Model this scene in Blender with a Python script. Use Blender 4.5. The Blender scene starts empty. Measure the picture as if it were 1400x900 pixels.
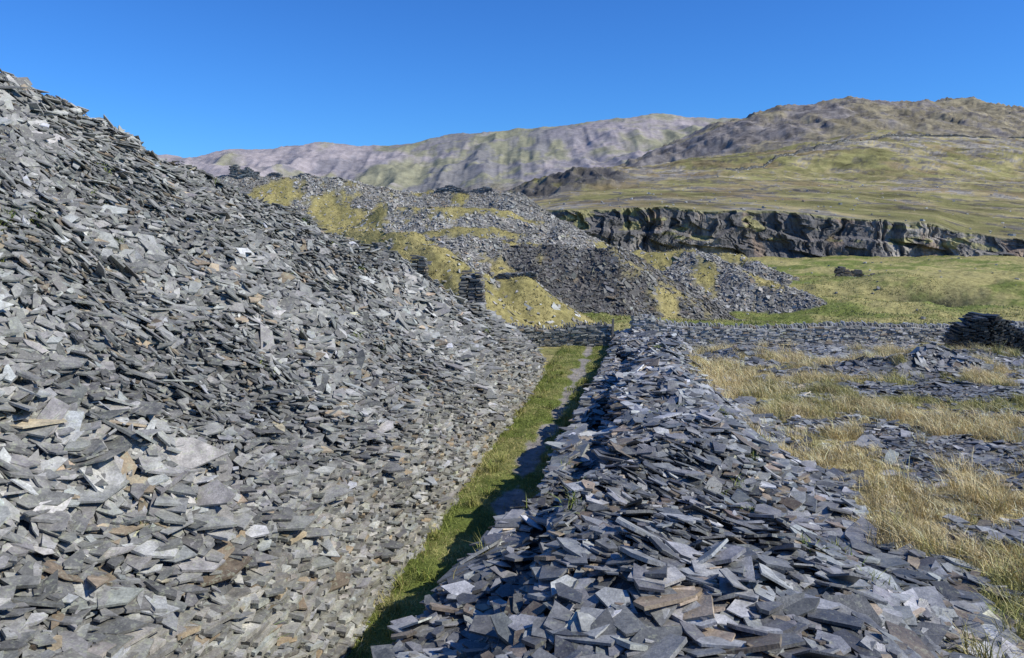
import bpy, math, numpy as np
from mathutils import Vector
rng=np.random.default_rng(7)
sc=bpy.context.scene
F=1110.0
# ---------------- noise ----------------
def _h(ix,iy,s):
    n=(ix.astype(np.int64)*374761393+iy.astype(np.int64)*668265263+s*1442695041)&0xFFFFFFFF
    n=((n^(n>>13))*1274126177)&0xFFFFFFFF
    n=(n^(n>>16))&0xFFFFFFFF
    return n/4294967295.0
def vn(x,y,s):
    x=np.asarray(x,float);y=np.asarray(y,float)
    ix=np.floor(x);iy=np.floor(y);fx=x-ix;fy=y-iy
    fx=fx*fx*fx*(fx*(fx*6-15)+10);fy=fy*fy*fy*(fy*(fy*6-15)+10)
    a=_h(ix,iy,s);b=_h(ix+1,iy,s);c=_h(ix,iy+1,s);d=_h(ix+1,iy+1,s)
    return (a*(1-fx)+b*fx)*(1-fy)+(c*(1-fx)+d*fx)*fy
def fbm(x,y,o,s,g=.5):
    t=0;a=1;m=0
    for i in range(o):
        t=t+a*vn(x*2**i+17.3*i,y*2**i-9.1*i,s+i);m+=a;a*=g
    return t/m-.5
def rid(x,y,o,s):
    t=0;a=1;m=0
    for i in range(o):
        t=t+a*(1-np.abs(2*vn(x*2**i+7.3*i,y*2**i-3.1*i,s+i)-1));m+=a;a*=.5
    return t/m
def ss(x,a,b):
    t=np.clip((x-a)/(b-a),0,1);return t*t*(3-2*t)
I=np.interp
# ---------------- terrain ----------------
def ridge_y(x): return I(x,[-60,-25,-14.4,-10.8,-7.6,-2.9,0,3],[12,18,22.8,24.8,30,31.8,34,38])
def mound(x,y,pts,k,w=0.5):
    best=np.full(np.shape(x),-99.0)
    for (x0,y0,z0),(x1,y1,z1) in zip(pts[:-1],pts[1:]):
        dx,dy=x1-x0,y1-y0
        t=np.clip(((x-x0)*dx+(y-y0)*dy)/(dx*dx+dy*dy),0,1)
        d=np.hypot(x-x0-t*dx,y-y0-t*dy)
        best=np.maximum(best,z0+t*(z1-z0)-k*np.maximum(0,d-w))
    return best
M={
'a':([(-70,112,5),(-38,110,5.4),(-28,110,5.6),(-22,110,4.7),(-15.4,110,3.9),(-9,110,3.6),(0,109,2.9),(6,107,-.3),(14,104,-4.3)],.62,1.5,0),
'b':([(-16,74,-2.2),(-6.5,72,-2.5),(0,72,-2.4),(8,71,-3.1)],.6,1.6,0),
'c':([(13,85,-3.4),(18.2,85,-3.3),(22,80,-5.4),(27.5,74,-7.8)],.5,.8,0),
'd':([(22,99,-4),(27,98,-4.6),(37,92,-8.6)],.45,.8,0),
'e':([(-22,64,-.4),(-12.3,62,-.7),(-7.3,58,-1.15),(-3.9,54,-2.9),(-2.4,50,-4.2)],.72,.8,1),
'f':([(-3,53,-4.2),(.4,53,-4.1),(1.6,52,-4.9)],.62,.6,1),
'g':([(-8,92,-1.2),(2,92,-1.6),(9,90,-3.5)],.6,1.2,0),
'h':([(34,98,-7.0),(46,90,-6.3),(75,90,-5.8)],.2,4,1),
'i':([(-14,100,1.2),(-2,99,1.0),(5,97,-1.2)],.7,1.6,0),
}
US=[-600,0,240,300,350,430,520,580,630,700,780,830,890,930,950,1000,1060,1160,1200,1280,1320,1400,1900]
ROW=[
(209,[300,300,300,300,300,300,300,300,300,298,291,289,287,288,289,290,290,300,303,308,325,331,336]),
(350,[300,300,300,300,300,300,300,297,292,284,275,272,268,268,268,268,269,272,275,279,282,286,290]),
(600,[300,300,300,298,298,296,292,290,286,272,247,245,243,241,240,238,239,243,244,246,248,252,262]),
(950,[300,300,296,294,294,292,288,286,282,262,238,233,229,221,217,211,201,187,183,184,185,189,200]),
(1250,[300,298,294,292,292,290,288,286,284,276,258,250,242,236,232,222,214,202,200,200,201,205,214]),
(1900,[290,290,288,288,288,286,284,282,280,276,252,238,213,195,187,165,149,140,139,141,143,153,175]),
(2300,[275,275,275,275,275,272,270,268,266,264,255,245,232,220,215,190,175,165,162,162,165,175,195]),
(2900,[248,248,246,244,243,240,236,230,225,222,212,205,196,196,198,192,190,185,185,185,185,190,210]),
(3600,[232,226,216,209,208,198,203,192,182,180,172,163,154,158,163,164,170,172,172,172,172,180,220]),
(4300,[262,258,250,245,244,238,240,232,225,222,215,208,205,208,210,212,214,214,214,214,214,220,240]),
(7000,[290]*23)]
def H(x,y,full=False):
    x=np.asarray(x,float);y=np.asarray(y,float)
    nA=fbm(x*.22,y*.22,3,1);nB=fbm(x*.9,y*.9,4,5);nC=nB
    q=x-(-4.76+.176*y)+.25*fbm(x*.3,y*.3,2,77)
    yr=ridge_y(x)+1.6*fbm(x*.7,y*0+3,3,31)
    ye=np.minimum(y,yr)
    s=-(x-(-4.76+.176*ye))/1.015
    pl=np.minimum(-6.5+1.72*s,-5.5+.72*s)+ss(s,.5,2.5)*(nA*.9+nB*.5)
    pl=np.minimum(pl,4.3+nB*.5)-.66*np.maximum(0,y-yr)
    left=np.maximum(pl,-7.4)
    bul=I(y,[0,9,12,14.5],[1.5,.95,.4,-.1])
    r=q-2.5+bul
    h1=I(y,[0,9,12,16,20,26,33,38],[1.5,1.6,1.7,1.65,1.35,.9,.55,.5])*(1+nA*.5)
    zb=I(y,[0,1.5,6.5,8,12,16,20,25,30,38,44],[-1.7,-1.7,-4.15,-4.2,-4.2,-4.25,-4.35,-4.5,-4.8,-5.6,-6.2])
    r0=1.15+nA*2.2
    z1=-6.5+h1*ss(r,0,.3)-.8*np.exp(-((r-r0+.15)/.33)**2)*ss(y,11,14)*(1-ss(y,33,37))
    z=z1+(np.maximum(zb-z1,0))*ss(r,r0,r0+.3)*(.84+.16*ss(r,1.3,3))+ss(r,.3,1.2)*(nA*1.0+nB*.7)*(.5+.5*ss(y,7,11))
    st=np.where(y<14,3.5,np.maximum(3.5+.8*ss(y,14,17),-4.76+.176*y+4.5))+nA*2
    zp=I(y,[0,8,15,25,38,45],[-5.1,-5.3,-5.5,-5.75,-6.25,-6.55])+nB*.14
    zp=zp+.8*np.exp(-((x-15.5)/3)**2-((y-32)/1.3)**2)*(1+nB*2)+.5*np.exp(-((x-10.5)/1.3)**2-((y-36)/1.5)**2)+.45*np.exp(-((x-20)/2)**2-((y-35)/1.3)**2)
    pw=ss(x,st,st+2.6)
    z=z*(1-pw)+zp*pw
    pathz=-6.5+nB*.10-.05*np.exp(-((q-1.5)/.35)**2)
    near=np.where(r<0,pathz,z)
    near=np.where((q<0),np.where(left>-6.5,left,np.where(y<yr,pathz,np.maximum(left,-6.55))),near)
    g=I(y,[44,50,60,90,120,150,190],[-6.6,-6.9,-7.6,-8.5,-8.8,-8.9,-9.5])+fbm(x*.06,y*.06,4,40)*2.2*ss(y,46,60)+nB*.25*ss(y,44,48)+fbm(x*.25,y*.25,4,44)*.9*ss(y,50,65)
    tot=g.copy();idx=np.zeros(x.shape,int)
    for i,(k,(pts,kk,w,gr)) in enumerate(M.items()):
        m=mound(x,y,pts,kk,w)+nA*1.3+nB*.6*(1 if gr==0 else .4)
        if gr==0: m=m+.9*(rid(x*.12+m*.15,y*.12,2,33)-.5)
        m=np.where(y<44,-99,m)
        idx=np.where(m>tot,i+1,idx);tot=np.maximum(tot,m)
    tot=tot-2.6*np.exp(-((x-41)/4.5)**2-((y-80)/4)**2)
    b=ss(y,42,45)
    z=near*(1-b)+tot*b
    z=np.where((y>34)&(q<0),np.maximum(z,np.where(y<44,left,-99)),z)
    u=700+F*x/np.maximum(y,1)
    zf=np.zeros(x.shape)
    ys=[r_[0] for r_ in ROW]
    zk=[(300-I(u,US,r_[1]))/F*r_[0] for r_ in ROW]
    for i in range(len(ROW)-1):
        t=np.clip((y-ys[i])/(ys[i+1]-ys[i]),0,1)
        sel=(y>=ys[i])&(y<=ys[i+1])
        zf=np.where(sel,zk[i]*(1-t)+zk[i+1]*t,zf)
    far=y>=209
    if far.any():
        xf=x[far];yf=y[far];uf=u[far]
        n=fbm(xf/30,yf/30,4,50)*3.2*ss(yf,215,300)
        n+=fbm(xf/110,yf/110,5,55)*18*ss(yf,350,700)
        esc=ss(yf,420,480)*(1-ss(yf,640,720))*ss(uf,640,720)*(1-ss(uf,820,880))
        n+=(rid(xf/16,yf/30,4,58)-.5)*(11*esc+3.5*ss(yf,400,650))
        n+=(rid(xf/230,yf/230,5,60)-.5)*34*ss(yf,1000,1500)
        n+=(rid(xf/45,yf/80,5,64)-.5)*20*ss(yf,1200,1500)*(1-ss(yf,2000,2300))
        ridge=np.exp(-((yf-3600)/260)**2)
        n+=(fbm(xf/500,yf/500,5,70)*120+(rid(xf/150,yf/600,4,74)-.5)*50)*ss(yf,2100,2700)*(1-.85*ridge)
        zf[far]+=n
    z=np.where(far,zf,np.where(y>200,I(y,[200,207.5,209],[0,0,1])*(zk[0]-z)+z,z))
    if full: return z,idx,q,r,s,yr,pw,nA,nB,nC
    return z
def nrm(x,y,e=.12):
    dx=(H(x+e,y)-H(x-e,y))/(2*e);dy=(H(x,y+e)-H(x,y-e))/(2*e)
    n=np.stack([-dx,-dy,np.ones_like(dx)],-1)
    return n/np.linalg.norm(n,axis=-1,keepdims=True)
GB=[(11.8,23.9,3.9,3.0),(7.9,18.3,1.7,3.4),(9.4,15.2,1.6,1.8),(7.9,26.5,1.7,4.5),(9.2,32,2.6,2.3),(12.3,29.6,5,.9),(8.0,12.4,1.0,1.8),(17,25,3.5,2.2),(6.9,14.6,.9,2.2),(13,34.5,3,.8),(19,30,2.5,1.0),(6.8,11.0,.6,1.0),(13.5,16.5,1.8,1.6)]
MG=[(-22,100,5,9),(-16.5,100,1.6,9),(-7,107,2.2,3),(-8,75,8,3.5),(-12,109,3,2),(15,85,5,3.5),(12,102,3,3),(-31,104,4,6),(-3,88,3,1.5),(30,76,4,3),(27,98,7,3),(19,80,2,4),(-5,91,9,1.6),(-4,98,9,1.6),(2,72,7,1.5),(24,78,2,3),(34,92,4,3)]
def blob(x,y,L):
    m=np.zeros(np.shape(x))
    for cx,cy,rx,ry in L: m=np.maximum(m,1.25-np.hypot((x-cx)/rx,(y-cy)/ry))
    return m
def masks(x,y):
    z,idx,q,r,s,yr,pw,nA,nB,nC=H(x,y,True)
    f=fbm(x*.8,y*.8,5,90,.6)
    g=np.zeros(x.shape)
    path=(q>-.1)&(r<.1)&(y<44)
    gp=blob(x,y,GB)+f*2.8
    g=np.where((y<44)&(pw>.35),ss(gp,.15,.6),g)
    g=np.where(path,1,g)
    g=np.where((y<44)&(q<0)&(z<-6.3),1,g)
    fm=fbm(x*.15,y*.15,5,95,.6)
    gm=np.where(idx==0,1.,0.)
    isg=(idx==5)|(idx==6)|(idx==8)
    gm=np.where(isg,ss(f+fm+.2*(idx==8),-.34,-.12),gm)
    gm2=ss(blob(x,y,MG)*.95+fm*2+f*1.2,.05,.6)
    gm=np.where((idx>0)&~isg,np.maximum(gm2,ss(fm+f*.4,.12,.3)*.7),gm)
    g=np.where(y>=44,gm,g)
    return z,g,path,idx,q,r,s,nA,nB,f,fm
def L(*c): return np.array(c,float)
def mix(a,b,t):
    t=np.asarray(t)[...,None];return a*(1-t)+b*t
def mesh_obj(name,co,faces_idx,loop_tot,mat,cols=None,smooth=False,extra=None):
    me=bpy.data.meshes.new(name)
    me.vertices.add(len(co));me.vertices.foreach_set('co',np.ascontiguousarray(co,dtype=np.float32).ravel())
    me.loops.add(len(faces_idx));me.loops.foreach_set('vertex_index',faces_idx.astype(np.int32))
    me.polygons.add(len(loop_tot))
    st=np.zeros(len(loop_tot),np.int32);st[1:]=np.cumsum(loop_tot)[:-1]
    me.polygons.foreach_set('loop_start',st)
    me.update(calc_edges=True)
    me.polygons.foreach_set('use_smooth',np.full(len(loop_tot),bool(smooth)))
    if cols is not None:
        a=me.color_attributes.new('Col','FLOAT_COLOR','POINT')
        c=np.ones((len(co),4),np.float32);c[:,:3]=cols;a.data.foreach_set('color',c.ravel())
    if extra is not None:
        for k,v in extra.items():
            a=me.attributes.new(k,'FLOAT','POINT');a.data.foreach_set('value',v.astype(np.float32).ravel())
    ob=bpy.data.objects.new(name,me);sc.collection.objects.link(ob)
    me.materials.append(mat);return ob
def grid_faces(nr,nc):
    i=np.arange(nr-1)[:,None]*nc+np.arange(nc-1)[None]
    f=np.stack([i,i+1,i+nc+1,i+nc],-1).reshape(-1)
    return f,np.full((nr-1)*(nc-1),4,np.int32)
# ---------------- materials ----------------
def nodes(name):
    m=bpy.data.materials.new(name);m.use_nodes=True
    nt=m.node_tree;b=nt.nodes['Principled BSDF'];return m,nt,b
def nz(nt,scale,detail=6,rough=.6,vec=None):
    n=nt.nodes.new('ShaderNodeTexNoise');n.inputs['Scale'].default_value=scale
    n.inputs['Detail'].default_value=detail;n.inputs['Roughness'].default_value=rough
    if vec is not None: nt.links.new(vec,n.inputs['Vector'])
    return n
def mr(nt,src,a,b,c,d):
    n=nt.nodes.new('ShaderNodeMapRange');nt.links.new(src,n.inputs[0])
    for i,v in zip((1,2,3,4),(a,b,c,d)): n.inputs[i].default_value=v
    return n.outputs[0]
def mth(nt,op,a,b):
    n=nt.nodes.new('ShaderNodeMath');n.operation=op
    for i,v in enumerate((a,b)):
        if isinstance(v,(int,float)): n.inputs[i].default_value=v
        else: nt.links.new(v,n.inputs[i])
    return n.outputs[0]
def mixc(nt,fac,a,b,bt='MIX'):
    n=nt.nodes.new('ShaderNodeMix');n.data_type='RGBA';n.blend_type=bt
    for i,v in ((0,fac),(6,a),(7,b)):
        if isinstance(v,(int,float)): n.inputs[i].default_value=v
        elif isinstance(v,tuple): n.inputs[i].default_value=v
        else: nt.links.new(v,n.inputs[i])
    return n.outputs[2]
def scalecol(nt,col,fac):
    n=nt.nodes.new('ShaderNodeVectorMath');n.operation='SCALE'
    nt.links.new(col,n.inputs[0]);nt.links.new(fac,n.inputs['Scale']);return n.outputs[0]
def slate_mat(name,rough,lichen):
    m,nt,b=nodes(name)
    at=nt.nodes.new('ShaderNodeAttribute');at.attribute_name='Col'
    tc=nt.nodes.new('ShaderNodeTexCoord').outputs['Object']
    n1=nz(nt,5,5,.65,tc);n2=nz(nt,34,4,.6,tc);n3=nz(nt,13,5,.7,tc)
    f=mth(nt,'MULTIPLY',mr(nt,n1.outputs[0],.3,.7,.6,1.4),mr(nt,n2.outputs[0],.3,.7,.75,1.25))
    c=scalecol(nt,at.outputs['Color'],f)
    c=mixc(nt,mr(nt,n3.outputs[0],.59-.05*lichen,.65,0,.65*lichen),c,(.35,.365,.25,1))
    nt.links.new(c,b.inputs['Base Color'])
    nt.links.new(mr(nt,n1.outputs[0],.3,.7,rough-.1,rough+.2),b.inputs['Roughness'])
    bp=nt.nodes.new('ShaderNodeBump');bp.inputs['Strength'].default_value=.45;bp.inputs['Distance'].default_value=.015
    nt.links.new(n2.outputs[0],bp.inputs['Height']);nt.links.new(bp.outputs[0],b.inputs['Normal'])
    return m
MS_left=slate_mat('slate_lichen',.6,1.0)
MS_right=slate_mat('slate_blue',.42,.6)
MS_far=slate_mat('slate_weathered',.65,.5)
def blade_mat():
    m,nt,b=nodes('grass_blade')
    at=nt.nodes.new('ShaderNodeAttribute');at.attribute_name='Col'
    nt.links.new(at.outputs['Color'],b.inputs['Base Color']);b.inputs['Roughness'].default_value=.6
    b.inputs['Specular IOR Level'].default_value=.2
    return m
MB=blade_mat()
def terrain_mat():
    m,nt,b=nodes('terrain')
    at=nt.nodes.new('ShaderNodeAttribute');at.attribute_name='Col'
    gr=nt.nodes.new('ShaderNodeAttribute');gr.attribute_name='grass'
    fr=nt.nodes.new('ShaderNodeAttribute');fr.attribute_name='far'
    tc=nt.nodes.new('ShaderNodeTexCoord').outputs['Object']
    nf=nz(nt,.03,12,.75,tc);nn=nz(nt,2.2,8,.72,tc)
    vor=nt.nodes.new('ShaderNodeTexVoronoi');vor.inputs['Scale'].default_value=4.5;nt.links.new(tc,vor.inputs['Vector'])
    a=mr(nt,nf.outputs[0],.36,.64,.45,1.55);c_=mr(nt,nn.outputs[0],.3,.7,.45,1.55)
    f=nt.nodes.new('ShaderNodeMix');f.data_type='FLOAT'
    nt.links.new(fr.outputs['Fac'],f.inputs[0]);nt.links.new(c_,f.inputs[2]);nt.links.new(a,f.inputs[3])
    c=scalecol(nt,at.outputs['Color'],f.outputs[0])
    sep=nt.nodes.new('ShaderNodeSeparateColor');nt.links.new(vor.outputs['Color'],sep.inputs[0])
    vb=mr(nt,sep.outputs[0],0,1,.45,1.55)
    c2=scalecol(nt,c,vb)
    sl=mth(nt,'MULTIPLY',mth(nt,'SUBTRACT',1.0,gr.outputs['Fac']),mth(nt,'SUBTRACT',1.0,fr.outputs['Fac']))
    c=mixc(nt,sl,c,c2)
    nt.links.new(c,b.inputs['Base Color']);b.inputs['Roughness'].default_value=.95
    b.inputs['Specular IOR Level'].default_value=.1
    bp=nt.nodes.new('ShaderNodeBump');bp.inputs['Strength'].default_value=.7;bp.inputs['Distance'].default_value=.22
    nt.links.new(nn.outputs[0],bp.inputs['Height'])
    bp2=nt.nodes.new('ShaderNodeBump');bp2.inputs['Strength'].default_value=.9
    nt.links.new(mth(nt,'MULTIPLY',fr.outputs['Fac'],7.0),bp2.inputs['Distance']);nt.links.new(nf.outputs[0],bp2.inputs['Height'])
    nt.links.new(bp.outputs[0],bp2.inputs['Normal'])
    nt.links.new(bp2.outputs[0],b.inputs['Normal'])
    return m
MT=terrain_mat()
# ---------------- terrain mesh ----------------
aa=np.concatenate([np.linspace(-1.6,-.72,70)[:-1],np.linspace(-.72,.72,800),np.linspace(.72,1.6,70)[1:]])
yy=np.concatenate([np.geomspace(.6,6,50)[:-1],np.geomspace(6,125,480)[:-1],np.geomspace(125,207,70)[:-1],[207,207.5,208,208.6],np.geomspace(209,2000,260)[:-1],np.geomspace(2000,6500,170)])
Y,A=np.meshgrid(yy,aa,indexing='ij');X=A*Y
x=X.ravel();y=Y.ravel()
z,g,path,idx,q,r,s,nA,nB,f,fm=masks(x,y)
C=np.zeros((len(x),3))
slateL=L(.13,.13,.12);slateR=L(.115,.115,.115);slateM=L(.19,.185,.17)
C[:]=np.where((q<0)[:,None]&(y<44)[:,None],slateL,slateR)
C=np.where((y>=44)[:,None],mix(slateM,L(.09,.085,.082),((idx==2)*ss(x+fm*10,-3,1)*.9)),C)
dry=mix(L(.36,.31,.13),L(.48,.40,.20),ss(f,-.2,.2))
grn=mix(L(.12,.15,.035),L(.20,.21,.065),ss(f,-.2,.2))
fieldc=mix(L(.165,.195,.05),L(.36,.32,.13),ss(fm*2.0+f*1.0+.7*fbm(x*.03,y*.1,3,12)+.13,-.2,.35))
olive=mix(L(.23,.205,.075),L(.35,.30,.125),ss(f+fm,-.3,.3))
gc=np.where((y<44)[:,None],np.where(path[:,None],mix(grn,L(.27,.25,.225),ss(-np.abs(q-1.45)+.22+f*.9,0,.12)),mix(dry,grn,ss(fm,-.02,.15)*.75)),np.where(((idx>0)&(idx!=8))[:,None],olive,fieldc))
C=mix(C,gc,g)
far=ss(y,150,260)*(1-.55*ss(y,2200,2500))
e=fbm(x/60,y/90,5,200,.6);e2=fbm(x/400,y/400,5,210,.6);e3=fbm(x/12,y/18,4,220,.6);e4=fbm(x/4,y/9,3,225,.6)
u=700+F*x/y
fc=mix(L(.26,.245,.095),L(.43,.36,.18),ss(e+e3*.7,-.2,.18))
fc=mix(fc,L(.29,.21,.12),ss(fbm(x/35,y/50,4,260),.05,.2)*.6)
rk=L(.32,.30,.265)
fc=mix(fc,rk,ss(e+e3*.9+e4*.8+ss(y,450,900)*.09,.10,.2)*.85)
fc=mix(fc,L(.12,.11,.085),ss(e3+e4,.12,.26)*.65)
esc=ss(y,420,480)*(1-ss(y,640,720))*ss(u,640,720)*(1-ss(u,820,900))
fc=mix(fc,L(.12,.113,.105),np.clip(esc*ss(e3+e*.5,-.3,-.02),0,1)*.95)
fc2=mix(L(.27,.235,.15),L(.225,.205,.185),ss(e+e2+e3*.4,-.15,.12))
fc2=mix(fc2,L(.12,.113,.115),ss(e3+fbm(x/40,y/60,4,250)*.8,.1,.22)*.6)
fc=mix(fc,fc2,ss(y,1100,1250))
mt=mix(L(.27,.265,.175),L(.345,.31,.305),ss(e2*1.0+e*.4+I(u,[200,420,500,560,720,800,900],[.4,.14,.02,-.14,-.05,.12,.05]),-.05,.18))  # far mountains: pale grey-mauve mixes a haze look into the rock colour
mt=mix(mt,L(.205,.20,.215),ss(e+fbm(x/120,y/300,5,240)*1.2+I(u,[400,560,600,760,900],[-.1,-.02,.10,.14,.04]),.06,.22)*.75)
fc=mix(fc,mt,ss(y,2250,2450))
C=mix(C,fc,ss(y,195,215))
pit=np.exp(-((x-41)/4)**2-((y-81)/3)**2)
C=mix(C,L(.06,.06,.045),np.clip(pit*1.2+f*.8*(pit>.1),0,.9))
P=np.stack([x,y,z],-1)
fi,lt=grid_faces(len(yy),len(aa))
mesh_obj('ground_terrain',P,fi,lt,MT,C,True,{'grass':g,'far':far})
# ---------------- slates ----------------
def unit(v): return v/np.maximum(np.linalg.norm(v,axis=-1,keepdims=True),1e-9)
def slates(name,Ce,N,ang,sx,sy,th,col,mat,K=5,tang=None,jit=.42,rr=(.72,1.18)):
    n=len(Ce);N=unit(N)
    ref=tang if tang is not None else np.tile([1.,0,0],(n,1))
    T=unit(ref-N*np.sum(ref*N,-1,keepdims=True));B=np.cross(N,T)
    ca,sa=np.cos(ang)[:,None],np.sin(ang)[:,None]
    T,B=T*ca+B*sa,B*ca-T*sa
    th_=(np.arange(K)[None]+rng.uniform(-jit,jit,(n,K)))*2*np.pi/K+ (np.pi/4 if K==4 else 0)
    rad=rng.uniform(rr[0],rr[1],(n,K))
    px=np.cos(th_)*rad*sx[:,None];py=np.sin(th_)*rad*sy[:,None]
    base=Ce[:,None]+px[...,None]*T[:,None]+py[...,None]*B[:,None]
    wv=(px/sx[:,None]*rng.uniform(-.4,.4,(n,1)))*th[:,None]
    top=base+N[:,None]*(th[:,None]*.5+wv)[...,None]
    bot=base+N[:,None]*(-th[:,None]*.5+wv)[...,None]
    co=np.concatenate([top,bot],1).reshape(-1,3)
    o=(np.arange(n)*2*K)[:,None]
    k=np.arange(K);k2=(k+1)%K
    loc=np.concatenate([k,(K+k)[::-1],np.stack([k,K+k,K+k2,k2],-1).ravel()])
    fi=(o+loc[None]).ravel()
    lt=np.tile(np.concatenate([[K,K],np.full(K,4)]),n).astype(np.int32)
    cc=np.repeat(col,2*K,0)
    return mesh_obj(name,co,fi,lt,mat,cc)
def slcol(n,base,var=.35,brown=.08,pale=.08):
    v=np.exp(rng.normal(0,var,n))[:,None]
    c=np.tile(np.array(base),(n,1))*v
    t=rng.random(n)
    c=np.where((t<brown)[:,None],c*np.array([1.18,.95,.70]),c)
    c=np.where((t>1-pale)[:,None],c*0+np.array([.31,.315,.285])*rng.uniform(.8,1.25,(n,1)),c)
    c*=1+rng.normal(0,.015,(n,3))
    return np.clip(c,.02,.45)
def scatter(n,x0,x1,y0,y1):
    return rng.uniform(x0,x1,n),rng.uniform(y0,y1,n)
# left tip
xs,ys_=scatter(130000,-26,3,5,39)
z,g,path,idx,q,r,s,nA,nB,f,fm=masks(xs,ys_)
yr=ridge_y(xs)
k=(q<-.2)&(ys_<yr+1.3)&(xs/ys_>-.84)&(z>-6.4)
xs,ys_,z,s=xs[k],ys_[k],z[k],s[k]
N=nrm(xs,ys_,.3);n=len(xs)
w=ss(-s,-3.2,-.6)
tl=fbm(xs*.5,ys_*.5,3,310)[:,None]*1.6;tl2=fbm(xs*.5,ys_*.5,3,320)[:,None]*1.6
Nn=N*(1-.75*w[:,None])+np.array([0,0,1.])*(.35+.9*w[:,None])+rng.normal(0,.32,(n,3))*(1-.6*w[:,None])+tl*np.array([.5,0,0])+tl2*np.array([0,.7,0])
sz=np.clip(np.exp(rng.normal(-2.08,.45,n)),.05,.36)
patch=fbm(xs*.35,ys_*.35,3,300);patch2=fbm(xs*1.1,ys_*1.1,3,305)
sz*=1+patch*1.0
lift=rng.uniform(-.08,.15,n)
bc=slcol(n,(.208,.203,.180),.36,.05,.05)
bc*=(1+patch*.6+patch2*.5)[:,None]
slates('slate_tip',np.stack([xs,ys_,z],-1)+N*lift[:,None],Nn,rng.uniform(0,6.28,n),sz*1.5,sz*.68,rng.uniform(.012,.042,n),bc,MS_left)
# right bank
xs,ys_=scatter(76000,-5,10,2,42.5)
z,g,path,idx,q,r,s,nA,nB,f,fm=masks(xs,ys_)
k=(r>-.08-rng.exponential(.04,len(xs)))&(g<.6)&(rng.random(len(xs))<np.where(xs>7.0,.25,.97))
xs,ys_,z,r=xs[k],ys_[k],z[k],r[k]
bigx,bigy=scatter(1100,-3,6.5,6,24)
zz_,gg,pp,_,qq,rr_,_,_,_,_,_=masks(bigx,bigy);kb=(rr_>1.2)&(gg<.5)
nb=kb.sum();xs=np.concatenate([xs,bigx[kb]]);ys_=np.concatenate([ys_,bigy[kb]]);z=np.concatenate([z,zz_[kb]+.05])
N=nrm(xs,ys_,.2);n=len(xs)
steep=ss(1-N[:,2],.1,.4)
Nn=N*(1-.8*steep[:,None])+np.array([0,0,1.])*(.5+.8*steep[:,None])+rng.normal(0,.24,(n,3))+fbm(xs*.6,ys_*.6,3,330)[:,None]*np.array([.9,.3,0])+fbm(xs*.6,ys_*.6,3,340)[:,None]*np.array([0,.9,0])
pb=fbm(xs*.5,ys_*.4,3,350);pb2=fbm(xs*1.5,ys_*1.5,2,355)
sz=np.clip(np.exp(rng.normal(-2.2,.5,n)),.045,.34)*(1+pb*1.2)
sz[-nb:]=rng.uniform(.15,.29,nb)
slates('slate_bank',np.stack([xs,ys_,z],-1)+N*rng.uniform(-.07,.12,n)[:,None],Nn,rng.uniform(0,6.28,n),sz*1.4,sz*.8,rng.uniform(.01,.045,n),
   slcol(n,(.165,.166,.160),.42,.10,.05)*(1+pb*.9+pb2*.7+.35*ss(ys_,18,30))[:,None],MS_right)
# plateau slates
xs,ys_=scatter(50000,5,32,6,43)
z,g,path,idx,q,r,s,nA,nB,f,fm=masks(xs,ys_)
k=(xs>6.3)&(xs/ys_<.85)&(rng.random(len(xs))<np.where(g>.5,.10,.95))
xs,ys_,z=xs[k],ys_[k],z[k];N=nrm(xs,ys_,.3);n=len(xs)
sz=np.clip(np.exp(rng.normal(-2.5,.55,n)),.03,.3)*np.where(ys_>28,1.4,1)
slates('slate_waste',np.stack([xs,ys_,z+rng.uniform(-.01,.05,n)],-1),N+rng.normal(0,.16,(n,3)),rng.uniform(0,6.28,n),sz*1.3,sz*.75,rng.uniform(.01,.03,n),
   slcol(n,(.205,.205,.195),.35,.07,.07)*(1+fbm(xs*.4,ys_*.4,3,370)*1.2)[:,None],MS_right)
# mid tips
xs,ys_=scatter(200000,-48,42,44,114)
z,g,path,idx,q,r,s,nA,nB,f,fm=masks(xs,ys_)
k=(rng.random(len(xs))<np.where(g>.5,.06,1-g*.7))&(idx>0)&(idx!=8)&(np.abs(xs/ys_)<.62)
xs,ys_,z,idx,fm=xs[k],ys_[k],z[k],idx[k],fm[k];N=nrm(xs,ys_,.4);n=len(xs)
sz=np.clip(np.exp(rng.normal(-2.0,.45,n)),.07,.5)
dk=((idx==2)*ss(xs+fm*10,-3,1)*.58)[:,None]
slates('slate_tip.001',np.stack([xs,ys_,z+rng.uniform(-.02,.08,n)],-1),N+rng.normal(0,.28,(n,3)),rng.uniform(0,6.28,n),sz*1.3,sz*.75,rng.uniform(.03,.06,n),
   slcol(n,(.30,.285,.245),.32,.06,.06)*(1-dk)*(1+fm*1.3)[:,None],MS_far,K=4)
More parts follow.
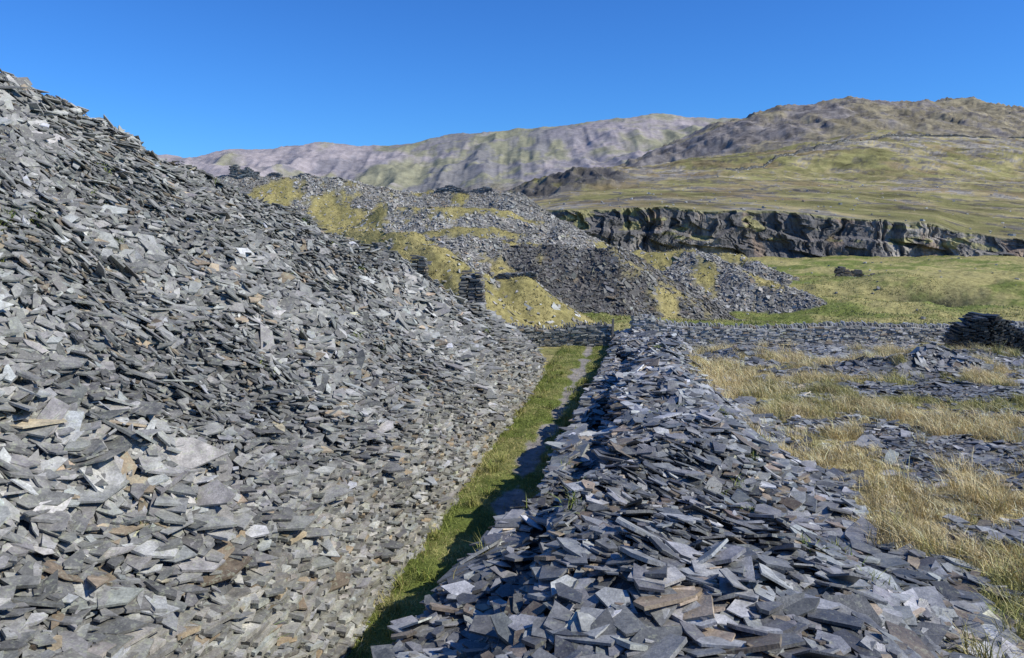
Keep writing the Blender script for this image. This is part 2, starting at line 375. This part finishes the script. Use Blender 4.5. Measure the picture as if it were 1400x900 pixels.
# ---------------- coursed dry stone ----------------
def wall(name,pts,hfun,thick,base,mat,ch=.07,ln=.42,coping=True,zoff=-.3,dark=1,pale=.08):
    Cs=[];Ts=[];SX=[];SY=[];TH=[];NN=[]
    pts=[np.array(p,float) for p in pts]
    dist=0
    for p,q_ in zip(pts[:-1],pts[1:]):
        Ld=np.linalg.norm(q_-p);d=(q_-p)/Ld;nn=np.array([-d[1],d[0]])
        tv=np.linspace(0,Ld,max(3,int(Ld/ln*2)));gzv=H(p[0]+d[0]*tv,p[1]+d[1]*tv)
        t=0
        while t<Ld:
            l=ln*.5*rng.uniform(.7,1.3)
            cx=p+d*(t+l/2);gz=float(I(t,tv,gzv))
            h=hfun(dist+t);zz=gz+zoff+rng.uniform(0,ch)
            while zz<gz+h:
                c=ch*rng.uniform(.6,1.4)
                off=rng.normal(0,.03)
                for sd in ((-1,1) if thick>.3 else (0,)):
                    pc=cx+nn*sd*thick*.28+nn*off+d*rng.uniform(-.1,.1)
                    Cs.append([pc[0],pc[1],zz+c/2]);Ts.append([d[0],d[1],0]);SX.append(l*rng.uniform(.6,1.1));SY.append(thick*(.36 if sd else .55)*rng.uniform(.8,1.15));TH.append(c*.92)
                    NN.append([rng.normal(0,.05),rng.normal(0,.05),1])
                zz+=c
            t+=l
        if coping:
            t=0
            while t<Ld:
                cx=p+d*t;gz=float(I(t,tv,gzv))
                h=hfun(dist+t);hh=rng.uniform(.10,.2)
                Cs.append([cx[0],cx[1],gz+h+hh*.5]);NN.append([d[0]+rng.normal(0,.15),d[1]+rng.normal(0,.1),rng.normal(.25,.2)])
                Ts.append([0,0,1]);SX.append(hh);SY.append(thick*.4*rng.uniform(.7,1.2));TH.append(rng.uniform(.03,.07))
                t+=rng.uniform(.07,.16)
        dist+=Ld
    n=len(Cs)
    return slates(name,np.array(Cs),np.array(NN),rng.normal(0,.08,n),np.array(SX),np.array(SY),np.array(TH),slcol(n,base,.3,.07,pale)*dark,mat,K=4,tang=np.array(Ts),jit=.12,rr=(1.1,1.4))
wall('dry_stone_wall',[(-1.6,41.6),(1.5,42),(5.0,42)],lambda t:.9+.1*math.sin(t*1.3),.5,(.23,.225,.195),MS_left)
wall('dry_stone_wall.001',[(6.3,42),(12,42.4),(20,43),(27.5,43.4),(40,44)],lambda t:.78+.06*math.sin(t*.7),.5,(.40,.38,.33),MS_left)
def retaining(name,yl,edge,hf,base,mat,side):
    Cs=[];NN=[];Ts=[];SX=[];SY=[];TH=[]
    yv=yl[0]
    while yv<yl[1]:
        l=rng.uniform(.12,.32)
        h=hf(yv);zz=-6.6
        while zz<-6.5+h:
            c=rng.uniform(.03,.08);fr=(zz+6.5)
            ex=edge(yv,fr)+rng.normal(0,.035)
            Cs.append([ex,yv+rng.uniform(-.1,.1),zz]);Ts.append([.176,1,0]);SX.append(l*rng.uniform(.6,1.1));SY.append(rng.uniform(.12,.24));TH.append(c*.9)
            NN.append([rng.normal(0,.07)+.12*side,rng.normal(0,.07),1]);zz+=c
        yv+=l*.95
    n=len(Cs)
    slates(name,np.array(Cs),np.array(NN),rng.normal(0,.2,n),np.array(SX),np.array(SY),np.array(TH),slcol(n,base,.3,.07,.1),mat,K=4,tang=np.array(Ts),jit=.2,rr=(1.0,1.4))
wig=lambda yv:-.25*float(fbm(np.array([(-4.76+.176*yv)*.3]),np.array([yv*.3]),2,77)[0])
retaining('retaining_wall',(5,34.5),lambda yv,fr:-4.76+.176*yv-fr/1.72+.0+wig(yv),lambda yv:1.8*ss(34.5-yv,-.5,3)+.25*math.sin(yv),(.26,.25,.21),MS_left,1)
retaining('retaining_wall.001',(9,41),lambda yv,fr:-4.76+.176*yv+2.5-I(yv,[0,9,12,14.5],[1.5,.95,.4,-.1])+.14+fr*.08+wig(yv),lambda yv:float(I(yv,[9,12,16,20,26,33,38,42],[1.5,1.65,1.6,1.3,.95,.6,.5,.4]))+.15*math.sin(yv*2.1),(.18,.18,.165),MS_right,-1)
def pillar(name,cx,cy,w,d,h,base):
    gz=float(H(np.array([cx]),np.array([cy]))[0])-.3
    Cs=[];NN=[];SX=[];SY=[];TH=[];Ts=[]
    zz=gz
    while zz<gz+h:
        c=rng.uniform(.05,.11);fr=(zz-gz)/h;ww=w*(1-.22*fr**2)*rng.uniform(.94,1.05);dd=d*(1-.1*fr)
        nx=max(2,int(ww/.4))
        for i in range(nx):
            for j in (-.5,.5):
                if fr>.85 and rng.random()<.4: continue
                Cs.append([cx+(i+.5-nx/2)*ww/nx+rng.normal(0,.03),cy+j*dd*.5+rng.normal(0,.03),zz]);SX.append(ww/nx*.5);SY.append(dd*.27);TH.append(c*.9)
                NN.append([rng.normal(0,.04),rng.normal(0,.04),1]);Ts.append([1,0,0])
        zz+=c
    n=len(Cs)
    slates(name,np.array(Cs),np.array(NN),rng.normal(0,.1,n),np.array(SX),np.array(SY),np.array(TH),slcol(n,base,.3,.06,.06),MS_far,K=4,tang=np.array(Ts),jit=.12,rr=(1.15,1.45))
pillar('ruined_pillar',-2.2,44.4,1.5,1.4,4.1,(.14,.135,.12))
pillar('ruined_pillar.001',-5.9,51.5,1.2,1.2,3.0,(.11,.11,.10))
wall('ruined_wall',[(-9.2,54.5),(-6.8,52.3)],lambda t:1.5-.1*t+.3*math.sin(5*t),.6,(.13,.13,.12),MS_far,coping=False)
wall('ruined_wall.001',[(20.8,38.6),(22,38.3),(23.2,38.6),(27.5,38.2)],lambda t:(1.05+.75*math.exp(-((t-1.5)/1.1)**2)-.05*t)*min(1,t*1.5+.6)+.08*math.sin(9*t),1.3,(.03,.03,.028),MS_right,ch=.06,ln=.3,coping=False,pale=0)  # near-black base colour carries the shade of this ruin's face
wall('ruined_wall.002',[(44,110),(46.2,110),(49,109.5)],lambda t:1.9-.25*t+.3*math.sin(3*t),.8,(.11,.10,.09),MS_far,ch=.2,ln=.8,coping=False)
wall('ruined_wall.003',[(-37.5,108.5),(-34,108.5)],lambda t:1.3-.15*t+.3*math.sin(4*t),.8,(.14,.14,.13),MS_far,ch=.15,ln=.8,coping=False)
wall('ruined_wall.004',[(-33,109.5),(-26,109.5)],lambda t:.2+.3*math.sin(1.7*t),.8,(.14,.14,.14),MS_far,ch=.15,ln=.8,coping=False)
wall('ruined_wall.005',[(-10,109),(-3,108.5)],lambda t:.5+.3*math.sin(1.2*t),.8,(.12,.12,.12),MS_far,ch=.15,ln=.8,coping=False)
wall('ruined_wall.006',[(-1,54),(1.5,53.4)],lambda t:.35+.15*math.sin(3*t),.5,(.14,.135,.12),MS_far,coping=False)
wall('ruined_wall.007',[(-14,76.5),(-7,74.5)],lambda t:.5+.3*math.sin(2*t),.6,(.13,.13,.12),MS_far,ch=.12,ln=.6,coping=False)
hp=[(162,620),(205,680),(256,750),(320,820),(381,880),(470,925),(586,930),(700,930)]
wall('mountain_wall',hp,lambda t:1.7,1.0,(.09,.09,.08),MS_far,ch=.8,ln=4,coping=False,zoff=-1.0)
def box(name,c,s,mat,rz=0):
    import bmesh
    bm=bmesh.new();bmesh.ops.create_cube(bm,size=1)
    for v in bm.verts: v.co=Vector((v.co.x*s[0],v.co.y*s[1],v.co.z*s[2]))
    bmesh.ops.bevel(bm,geom=bm.edges[:],offset=.012,segments=2,affect='EDGES')
    me=bpy.data.meshes.new(name);bm.to_mesh(me);bm.free();me.materials.append(mat)
    o=bpy.data.objects.new(name,me);o.location=c;o.rotation_euler=(0.03,.04,rz);sc.collection.objects.link(o);return o
mw,nt,b=nodes('weathered_wood');tc=nt.nodes.new('ShaderNodeTexCoord').outputs['Object']
n1=nz(nt,14,6,.6,tc);nt.links.new(mixc(nt,n1.outputs[0],(.10,.09,.08,1),(.27,.25,.21,1)),b.inputs['Base Color']);b.inputs['Roughness'].default_value=.85
box('wooden_gate_post',(5.15,41.6,-5.85),(.11,.11,1.5),mw)
# ---------------- cliff ----------------
xc=np.linspace(-40,260,1500);rows=np.linspace(0,1,70)
UU=700+F*xc/205
zt=(300-I(UU,US,ROW[0][1]))/F*205+fbm(xc/9,xc*0,5,400,.55)*3.0+.7
XX,TT=np.meshgrid(xc,rows)
zb_=-11.5
ZZ=zb_+(zt[None]-zb_)*TT
wx=XX+fbm(XX/14,ZZ/9,4,411)*16+ZZ*.12
def facets(w,width,band,s,dep,tilt):
    k=w/width;i=np.floor(k);fr=k-i
    bz=np.floor(ZZ/band+_h(i,i*0,s+5)*3+.25*fr)
    return _h(i,bz,s)*dep+(fr-.5)*(_h(i,bz,s+1)-.62)*tilt*2
col_=facets(wx,11.,9.,480,3.6,4.2)+facets(wx*1.0+3,4.1,4.5,490,1.7,2.2)+facets(wx+7,1.5,2.2,500,.6,.8)+fbm(XX/22,ZZ/40,3,403)*12+fbm(XX/2,ZZ/2,4,405)*1.2
led=ss(TT+fbm(XX/12,ZZ*0,3,406)*.5,.55,.62)*2.2
talus=np.maximum(0,.24+fbm(XX/9,XX*0,3,407)*.5-TT)*16
YY=np.minimum(206.2-col_*.75+led-(1-TT)*2.0-talus,207.0)
top=[]
for yo,dz in ((208.2,.2),(210.5,.3),(213,.1),(216,-.8)):
    zz=H(xc,np.full_like(xc,max(yo,209.2)))
    top.append((np.full_like(xc,yo),(np.maximum(zt,zz+dz) if yo<209 else zz+dz)))
Yc=np.concatenate([YY]+[t[0][None] for t in top]);Zc=np.concatenate([ZZ]+[t[1][None] for t in top]);Xc=np.concatenate([XX]+[xc[None]]*4)
fi,lt=grid_faces(Yc.shape[0],Yc.shape[1])
cn=fbm(Xc/3+Zc*.1,Zc/6,5,420,.6);cn2=fbm(Xc/18,Zc/20,4,430)
cc=mix(L(.12,.115,.11),L(.33,.30,.255),ss(cn+cn2*.9,-.15,.22))
cc=mix(cc,L(.33,.225,.14),ss(fbm(Xc/6,Zc/8,4,440),.12,.24)*.5)
topm=np.zeros(Yc.shape);topm[70:]=1;topm[67:70]=.6
T2=np.concatenate([TT,TT[-4:]*0+1])
cc=mix(cc,L(.28,.26,.10),np.clip(topm+ss(fbm(Xc/6,Zc/1.8,4,450),.10,.18)*(T2>.45)*.8,0,1))
mc,nt,b=nodes('cliff_rock')
at=nt.nodes.new('ShaderNodeAttribute');at.attribute_name='Col';tc=nt.nodes.new('ShaderNodeTexCoord').outputs['Object']
mp=nt.nodes.new('ShaderNodeMapping');mp.inputs['Scale'].default_value=(1,1,.5);nt.links.new(tc,mp.inputs[0])
n1=nz(nt,.9,9,.7,mp.outputs[0]);nt.links.new(scalecol(nt,at.outputs['Color'],mr(nt,n1.outputs[0],.3,.7,.35,1.65)),b.inputs['Base Color'])
b.inputs['Roughness'].default_value=.85
bp=nt.nodes.new('ShaderNodeBump');bp.inputs['Strength'].default_value=.8;bp.inputs['Distance'].default_value=.8;nt.links.new(n1.outputs[0],bp.inputs['Height']);nt.links.new(bp.outputs[0],b.inputs['Normal'])
mesh_obj('quarry_cliff',np.stack([Xc,Yc,Zc],-1).reshape(-1,3),fi,lt,mc,cc.reshape(-1,3))
# boulders
n=420
ys_=rng.uniform(215,560,n);xs=rng.uniform(-.05,.66,n)*ys_;z=H(xs,ys_)
sz=np.clip(np.exp(rng.normal(-1.0,.4,n)),.1,.9)
slates('boulders',np.stack([xs,ys_,z+sz*.2],-1),rng.normal(0,.3,(n,3))+[0,0,1],rng.uniform(0,6,n),sz,sz*.7,sz*.8,slcol(n,(.38,.37,.34),.3,.05,.1),MS_far)
n=150
ys_=rng.uniform(60,195,n);xs=rng.uniform(.12,.66,n)*ys_;z=H(xs,ys_);sz=np.clip(np.exp(rng.normal(-1.7,.4,n)),.06,.4)
slates('boulders.001',np.stack([xs,ys_,z+sz*.15],-1),rng.normal(0,.3,(n,3))+[0,0,1],rng.uniform(0,6,n),sz,sz*.7,sz*.8,slcol(n,(.2,.2,.19),.3,.05,.1),MS_far)
# ---------------- grass ----------------
def blades(name,bx,by,bz,h,w,lean,col):
    n=len(bx);az=rng.uniform(0,6.28,n);px=np.cos(az)*w;py=np.sin(az)*w
    B0=np.stack([bx,by,bz-.02],-1);wd=np.stack([px,py,0*px],-1)
    ld=np.stack([lean[:,0],lean[:,1],np.zeros(n)],-1)*h[:,None]
    up=np.array([0,0,1.])
    mid=B0+up*(h*.6)[:,None]+ld*.3;tip=B0+up*(h*.95)[:,None]+ld
    co=np.stack([B0-wd,B0+wd,mid+wd*.7,mid-wd*.7,tip],1).reshape(-1,3)
    o=(np.arange(n)*5)[:,None];fi=(o+np.array([0,1,2,3,3,2,4])[None]).ravel()
    return mesh_obj(name,co,fi,np.tile([4,3],n).astype(np.int32),MB,np.repeat(col,5,0))
def gcol(n,a,b,v=.2):
    t=rng.random((n,1));return np.clip((np.array(a)*(1-t)+np.array(b)*t)*np.exp(rng.normal(0,v,(n,1))),.01,.75)
cx,cy=scatter(15000,5.5,30,8,41)
z,g,path,idx,q,r,s,nA,nB,f,fm=masks(cx,cy)
k=(g>.45)&(~path)&(cx/cy<.8)&(f>-.1+rng.normal(0,.1,len(cx)))
cx,cy,f0,fm0=cx[k],cy[k],f[k],fm[k]
per=34;hh=np.repeat(np.exp(rng.normal(-1.5,.35,len(cx)))*np.where(f0>.05,1.3,.75),per)
bx=np.repeat(cx,per)+rng.normal(0,.10,len(cx)*per);by=np.repeat(cy,per)+rng.normal(0,.10,len(cx)*per)
ln_=rng.normal(0,.6,(len(bx),2))+np.array([-.35,0])
grt=np.repeat((fm0+rng.normal(0,.07,len(cx))>.12),per)[:,None]
tc_=np.repeat(np.exp(rng.normal(0,.2,(len(cx),1))),per,0)
blades('dry_grass',bx,by,H(bx,by),hh*rng.uniform(.6,1.2,len(bx)),rng.uniform(.004,.009,len(bx)),ln_,np.clip(np.where(grt,gcol(len(bx),(.26,.27,.09),(.48,.42,.19)),gcol(len(bx),(.54,.44,.22),(.74,.61,.36)))*tc_,0,.8))
bx,by=scatter(150000,5,26,8,41)
z,g,path,idx,q,r,s,nA,nB,f,fm=masks(bx,by)
k=(g>.3)&(~path)&(bx/by<.8);bx,by,z,fm=bx[k],by[k],z[k],fm[k];n=len(bx)
blades('short_grass',bx,by,z,rng.uniform(.04,.11,n),rng.uniform(.005,.010,n),rng.normal(0,.8,(n,2)),np.where((fm+rng.normal(0,.06,n)>.07)[:,None],gcol(n,(.19,.21,.06),(.32,.29,.11)),gcol(n,(.40,.34,.15),(.62,.51,.27))))
bx,by=scatter(170000,-4,7,9,43)
z,g,path,idx,q,r,s,nA,nB,f,fm=masks(bx,by)
k=path&((np.abs(q-1.45)>.2+f*.9)|(rng.random(len(q))<.12));bx,by,z,q,f=bx[k],by[k],z[k],q[k],f[k];n=len(bx)
blades('path_grass',bx,by,z,rng.uniform(.03,.09,n)*(1+.8*(np.abs(q-1.3)>.9)),rng.uniform(.005,.010,n),rng.normal(0,.8,(n,2)),np.where((f+rng.normal(0,.08,n)>.0)[:,None],gcol(n,(.32,.29,.11),(.46,.40,.18)),gcol(n,(.14,.185,.035),(.26,.28,.075))))
n0=60;cy=rng.uniform(10,40,n0);cx=-4.76+.176*cy+rng.choice([.2,.6,1.9,2.2],n0)+rng.normal(0,.12,n0)
bx=np.repeat(cx,40)+rng.normal(0,.07,n0*40);by=np.repeat(cy,40)+rng.normal(0,.07,n0*40);n=len(bx)
blades('grass_tufts',bx,by,H(bx,by),rng.uniform(.12,.38,n),rng.uniform(.005,.009,n),rng.normal(0,.6,(n,2)),gcol(n,(.18,.22,.05),(.40,.36,.14)))
n0=110;cx,cy=scatter(n0,-14,7,9,34);bx=np.repeat(cx,45)+rng.normal(0,.09,n0*45);by=np.repeat(cy,45)+rng.normal(0,.09,n0*45);n=len(bx)
blades('weeds',bx,by,H(bx,by)+.05,rng.uniform(.08,.25,n),rng.uniform(.006,.012,n),rng.normal(0,.7,(n,2)),gcol(n,(.13,.2,.04),(.28,.29,.08)))
bx,by=scatter(150000,-40,45,44,112)
z,g,path,idx,q,r,s,nA,nB,f,fm=masks(bx,by)
k=(g>.5)&(np.abs(bx/by)<.68)&(f+rng.normal(0,.08,len(f))>0);bx,by,z,idx=bx[k],by[k],z[k],idx[k];n=len(bx)
blades('hill_grass',bx,by,z,rng.uniform(.10,.22,n),rng.uniform(.02,.04,n),rng.normal(0,.9,(n,2)),np.where(((idx>0)&(idx!=8))[:,None],gcol(n,(.27,.245,.095),(.41,.35,.17)),gcol(n,(.18,.22,.06),(.40,.35,.15))))
# ---------------- light / world / camera ----------------
el=math.radians(41);az=math.radians(106)
sv=Vector((math.sin(az)*math.cos(el),math.cos(az)*math.cos(el),math.sin(el)))
sl=bpy.data.lights.new('sun','SUN');sl.energy=5;sl.angle=math.radians(.53);sl.color=(1,.955,.88)
so=bpy.data.objects.new('sun',sl);so.rotation_euler=sv.to_track_quat('Z','Y').to_euler();so.location=(30,10,60);sc.collection.objects.link(so)
w=bpy.data.worlds.new('World');sc.world=w;w.use_nodes=True;nt=w.node_tree
sk=nt.nodes.new('ShaderNodeTexSky');sk.sky_type='NISHITA';sk.sun_disc=False;sk.sun_elevation=el;sk.sun_rotation=az
sk.altitude=300;sk.air_density=1.0;sk.dust_density=.1;sk.ozone_density=1.2
tint=mixc(nt,1.0,sk.outputs[0],(.33,.88,1.8,1),'MULTIPLY')
nt.links.new(tint,nt.nodes['Background'].inputs[0])
nt.nodes['Background'].inputs[1].default_value=.083
cd=bpy.data.cameras.new('camera');cd.sensor_width=36;cd.lens=F/1400*36;cd.shift_y=-150/1400;cd.clip_end=20000;cd.clip_start=.05
co=bpy.data.objects.new('camera',cd);co.rotation_euler=(math.pi/2,0,0);sc.collection.objects.link(co);sc.camera=co
sc.view_settings.view_transform='Standard';sc.view_settings.look='None';sc.view_settings.exposure=0
